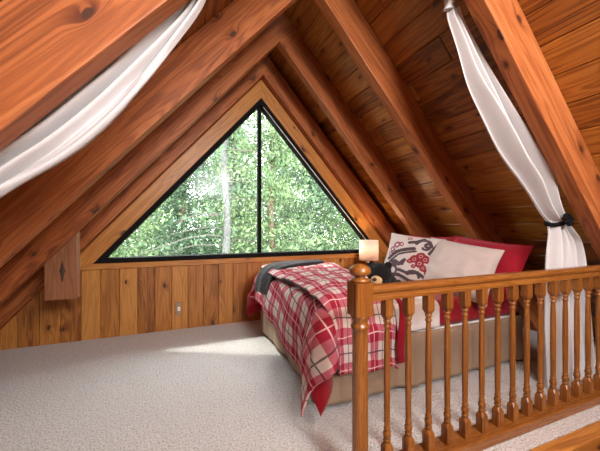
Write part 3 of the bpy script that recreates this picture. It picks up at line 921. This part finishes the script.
curtain(False, 'white curtain hanging right of the bed, tied with a black ribbon behind the railing', .4)
curtain(True, 'white swag curtain at the upper left, stretched along the left rafter', 2.1)

# ------------------------------------------------------------------ pendant added to carry fill light, unseen behind the camera
PX, PY, PZ = 1.10, -.30, 2.45
pl = empty('fill_pendant', (PX, PY, PZ)); tag(pl, 'added fill-light pendant with a white bowl, unseen over the stair', 'lamp')
mb = MB(); mb.tube([(PX, PY, PZ + .14), (PX, PY, ceil_z(PX) - .005)], .006, 8); mb.build('cord', M_dark, pl)
mb = MB(); mb.lathe([(.02, .14), (.06, .13), (.12, .09), (.15, .03), (.153, .03), (.123, .094), (.06, .136), (.02, .146)], 24, Matrix.Translation((PX, PY, PZ))); mb.build('shade', M_white, pl)

# ------------------------------------------------------------------ outside
GZ = -3.2
mb = MB(); mb.face([(-40, WY + 1.5, GZ), (60, WY + 1.5, GZ), (60, 70, GZ), (-40, 70, GZ)], [(0, 0), (1, 0), (1, 1), (0, 1)])
struct(mb.build('ground', plain('forest_floor', (.12, .11, .06), 1.0, nscale=2, namp=.5)))
def tree(x, y, h, r, crown, n, mat, bark, label, lean=0.0, cr0=.25, leafsz=.09, sparse=False, trunk_vis=True, nb=40, seed=0):
    rr = random.Random(seed * 91 + 5); rs = np.random.RandomState(seed * 7 + 3)
    root = empty('tree', (x, y, GZ)); tag(root, label, 'tree', 'trees outside the window')
    mb = MB(); pts = []; rad = []
    for k in range(14):
        t = k / 13; pts.append((x + lean * t * h + .05 * math.sin(k * 1.3 + seed), y + .05 * math.cos(k * 1.7), GZ + t * h)); rad.append(r * (1 - .75 * t) + .01)
    mb.tube(pts, rad, 10); tr = mb.build('trunk', bark, root)
    br = MB(); cl = []
    for k in range(nb):
        t = cr0 + (1 - cr0) * (k + rr.random()) / nb; az = rr.uniform(0, 2 * PI)
        ln = crown * (1 - .8 * (t - cr0) / (1 - cr0)) * rr.uniform(.6, 1.1)
        f = t * 13; i0 = min(int(f), 12); b = Vector(pts[i0]).lerp(Vector(pts[i0 + 1]), f - i0)
        seg = []
        for q in range(5):
            s = q / 4; p = b + Vector((math.cos(az) * ln * s, math.sin(az) * ln * s, ln * (.12 * s - .30 * s * s) + .05 * rr.uniform(-1, 1)))
            seg.append(p); 
            if q: cl.append((p, ln))
        br.tube(seg, [.017 * (1 - .8 * q / 4) * (r / .12) ** .5 + .003 for q in range(5)], 5)
    br.build('branches', M_twig, root)
    if n:
        # foliage sprays: clumps of small narrow leaves along the branches
        C0 = np.array([tuple(p) for p, l in cl]); LN = np.array([l for p, l in cl])
        idx = rs.randint(0, len(C0), n)
        sp = rs.normal(0, 1, (n, 3)) * (LN[idx][:, None] * np.array([.20, .20, .13]))
        P = C0[idx] + sp
        d1 = rs.normal(0, 1, (n, 3)); d1[:, 2] -= .5; d1 /= np.linalg.norm(d1, axis=1)[:, None]
        d2 = rs.normal(0, 1, (n, 3)); d2 -= (d2 * d1).sum(1)[:, None] * d1; d2 /= np.linalg.norm(d2, axis=1)[:, None]
        L = leafsz * rs.uniform(.6, 1.5, n)[:, None]; Wd = L * .42
        V = np.empty((n, 4, 3)); V[:, 0] = P - d1 * L; V[:, 1] = P + d2 * Wd; V[:, 2] = P + d1 * L; V[:, 3] = P - d2 * Wd
        me = bpy.data.meshes.new('foliage')
        me.vertices.add(n * 4); me.vertices.foreach_set('co', V.ravel())
        me.loops.add(n * 4); me.loops.foreach_set('vertex_index', np.arange(n * 4, dtype=np.int32))
        me.polygons.add(n); me.polygons.foreach_set('loop_start', np.arange(0, n * 4, 4, dtype=np.int32))
        at = me.attributes.new('tint', 'FLOAT', 'FACE')
        clump = rs.rand(len(C0))[idx]
        at.data.foreach_set('value', np.clip(.6 * clump + .4 * rs.rand(n), 0, 1).astype(np.float32))
        me.update(calc_edges=True); me.validate(); me.materials.append(mat)
        o = bpy.data.objects.new('foliage', me); C.objects.link(o); o.parent = root; o.matrix_parent_inverse = Matrix.Translation((-x, -y, -GZ))
    return root
tree(1.36, 9.6, 11.0, .15, 2.6, 900, M_leaf2, M_bark, 'pale-barked tree with bare side branches left of the window mullion', cr0=.28, nb=34, seed=1, leafsz=.09)
T = [(-2.2, 10.5, 10, 2.6, 'light green leafy tree filling the lower left corner of the window'), (0.2, 13.5, 9.5, 2.8, 'light green tree behind the pale trunk, left part of the window'),
     (3.0, 10.2, 13, 2.7, 'tall dense green tree just right of the window mullion'), (5.0, 11.5, 12, 2.8, 'green tree in the middle of the right window pane'),
     (7.6, 11.5, 10.5, 2.9, 'green tree at the right corner of the window'), (2.6, 15.5, 10, 3.2, 'bushy green tree behind the window mullion')]
for k, (x, y, h, cr, lb) in enumerate(T):
    tree(x, y, h, .13, cr, 24000, M_leaf if k % 2 == 0 else M_leaf2, M_bark2 if k % 3 else M_bark, lb, cr0=.12, nb=110, seed=k + 2, leafsz=.062)
B = [(-5, 20, 11, 'distant tree at the far left of the forest'), (-1.2, 21, 10, 'distant tree left of the pale trunk'), (3.2, 22, 11.5, 'distant tree straight behind the mullion'), (7, 20, 15, 'tall distant tree behind the right pane'), (10.5, 20, 14, 'tall distant tree towards the right edge'), (14, 19, 13, 'distant tree beyond the right corner of the window')]
for k, (x, y, h, lb) in enumerate(B):
    tree(x, y, h, .2, 4.2, 12000, M_leaf2 if k % 2 else M_leaf, M_bark2, lb, cr0=.05, nb=110, seed=k + 20, leafsz=.15)

# ------------------------------------------------------------------ light
w = bpy.data.worlds.new('sky'); S.world = w; w.use_nodes = True
bg = w.node_tree.nodes['Background']; bg.inputs[0].default_value = (.90, .96, 1.0, 1); bg.inputs[1].default_value = 10
def lamp(name, typ, loc, energy, col, size=.1, rot=None, **kw):
    d = bpy.data.lights.new(name, typ); d.energy = energy; d.color = col
    if typ in ('POINT', 'SPOT'): d.shadow_soft_size = size
    if typ == 'AREA': d.size = size
    if typ == 'SUN': d.angle = size
    for k, v in kw.items(): setattr(d, k, v)
    o = bpy.data.objects.new(name, d); C.objects.link(o); o.location = loc
    if rot: o.rotation_euler = rot
    return o
lamp('sun', 'SUN', (0, 0, 20), 3.4, (1, .96, .88), .05, (math.radians(38), 0, math.radians(-150)))
lamp('fill_light', 'POINT', (PX, PY, PZ), 92, (1, .92, .84), .2)  # added fill light, housed in the unseen pendant

# window frame added around a fill light, unseen on the closed rear wall
fill_win = struct(empty('fill_window', (RX, -1.84, 2.05)))
for c, sz in (((RX, -1.84, 2.03), (1.1, .05, .05)), ((RX, -1.84, 2.77), (1.1, .05, .05))):
    mb = MB(); add_box(mb, c, sz, .004); mb.build('window_frame', M_trim, fill_win)  # top and bottom of the added frame, no opening behind
for x in (RX - .53, RX + .53):
    mb = MB(); add_box(mb, (x, -1.84, 2.40), (.05, .05, .70), .004, 'z'); mb.build('window_frame', M_trim, fill_win)  # sides of the added frame
lamp('fill_area', 'AREA', (RX, -1.80, 2.40), 125, (.97, .97, 1.0), 1.0, (math.radians(90), 0, 0), shape='RECTANGLE', size_y=.68)  # added area light brightening the room from behind the camera
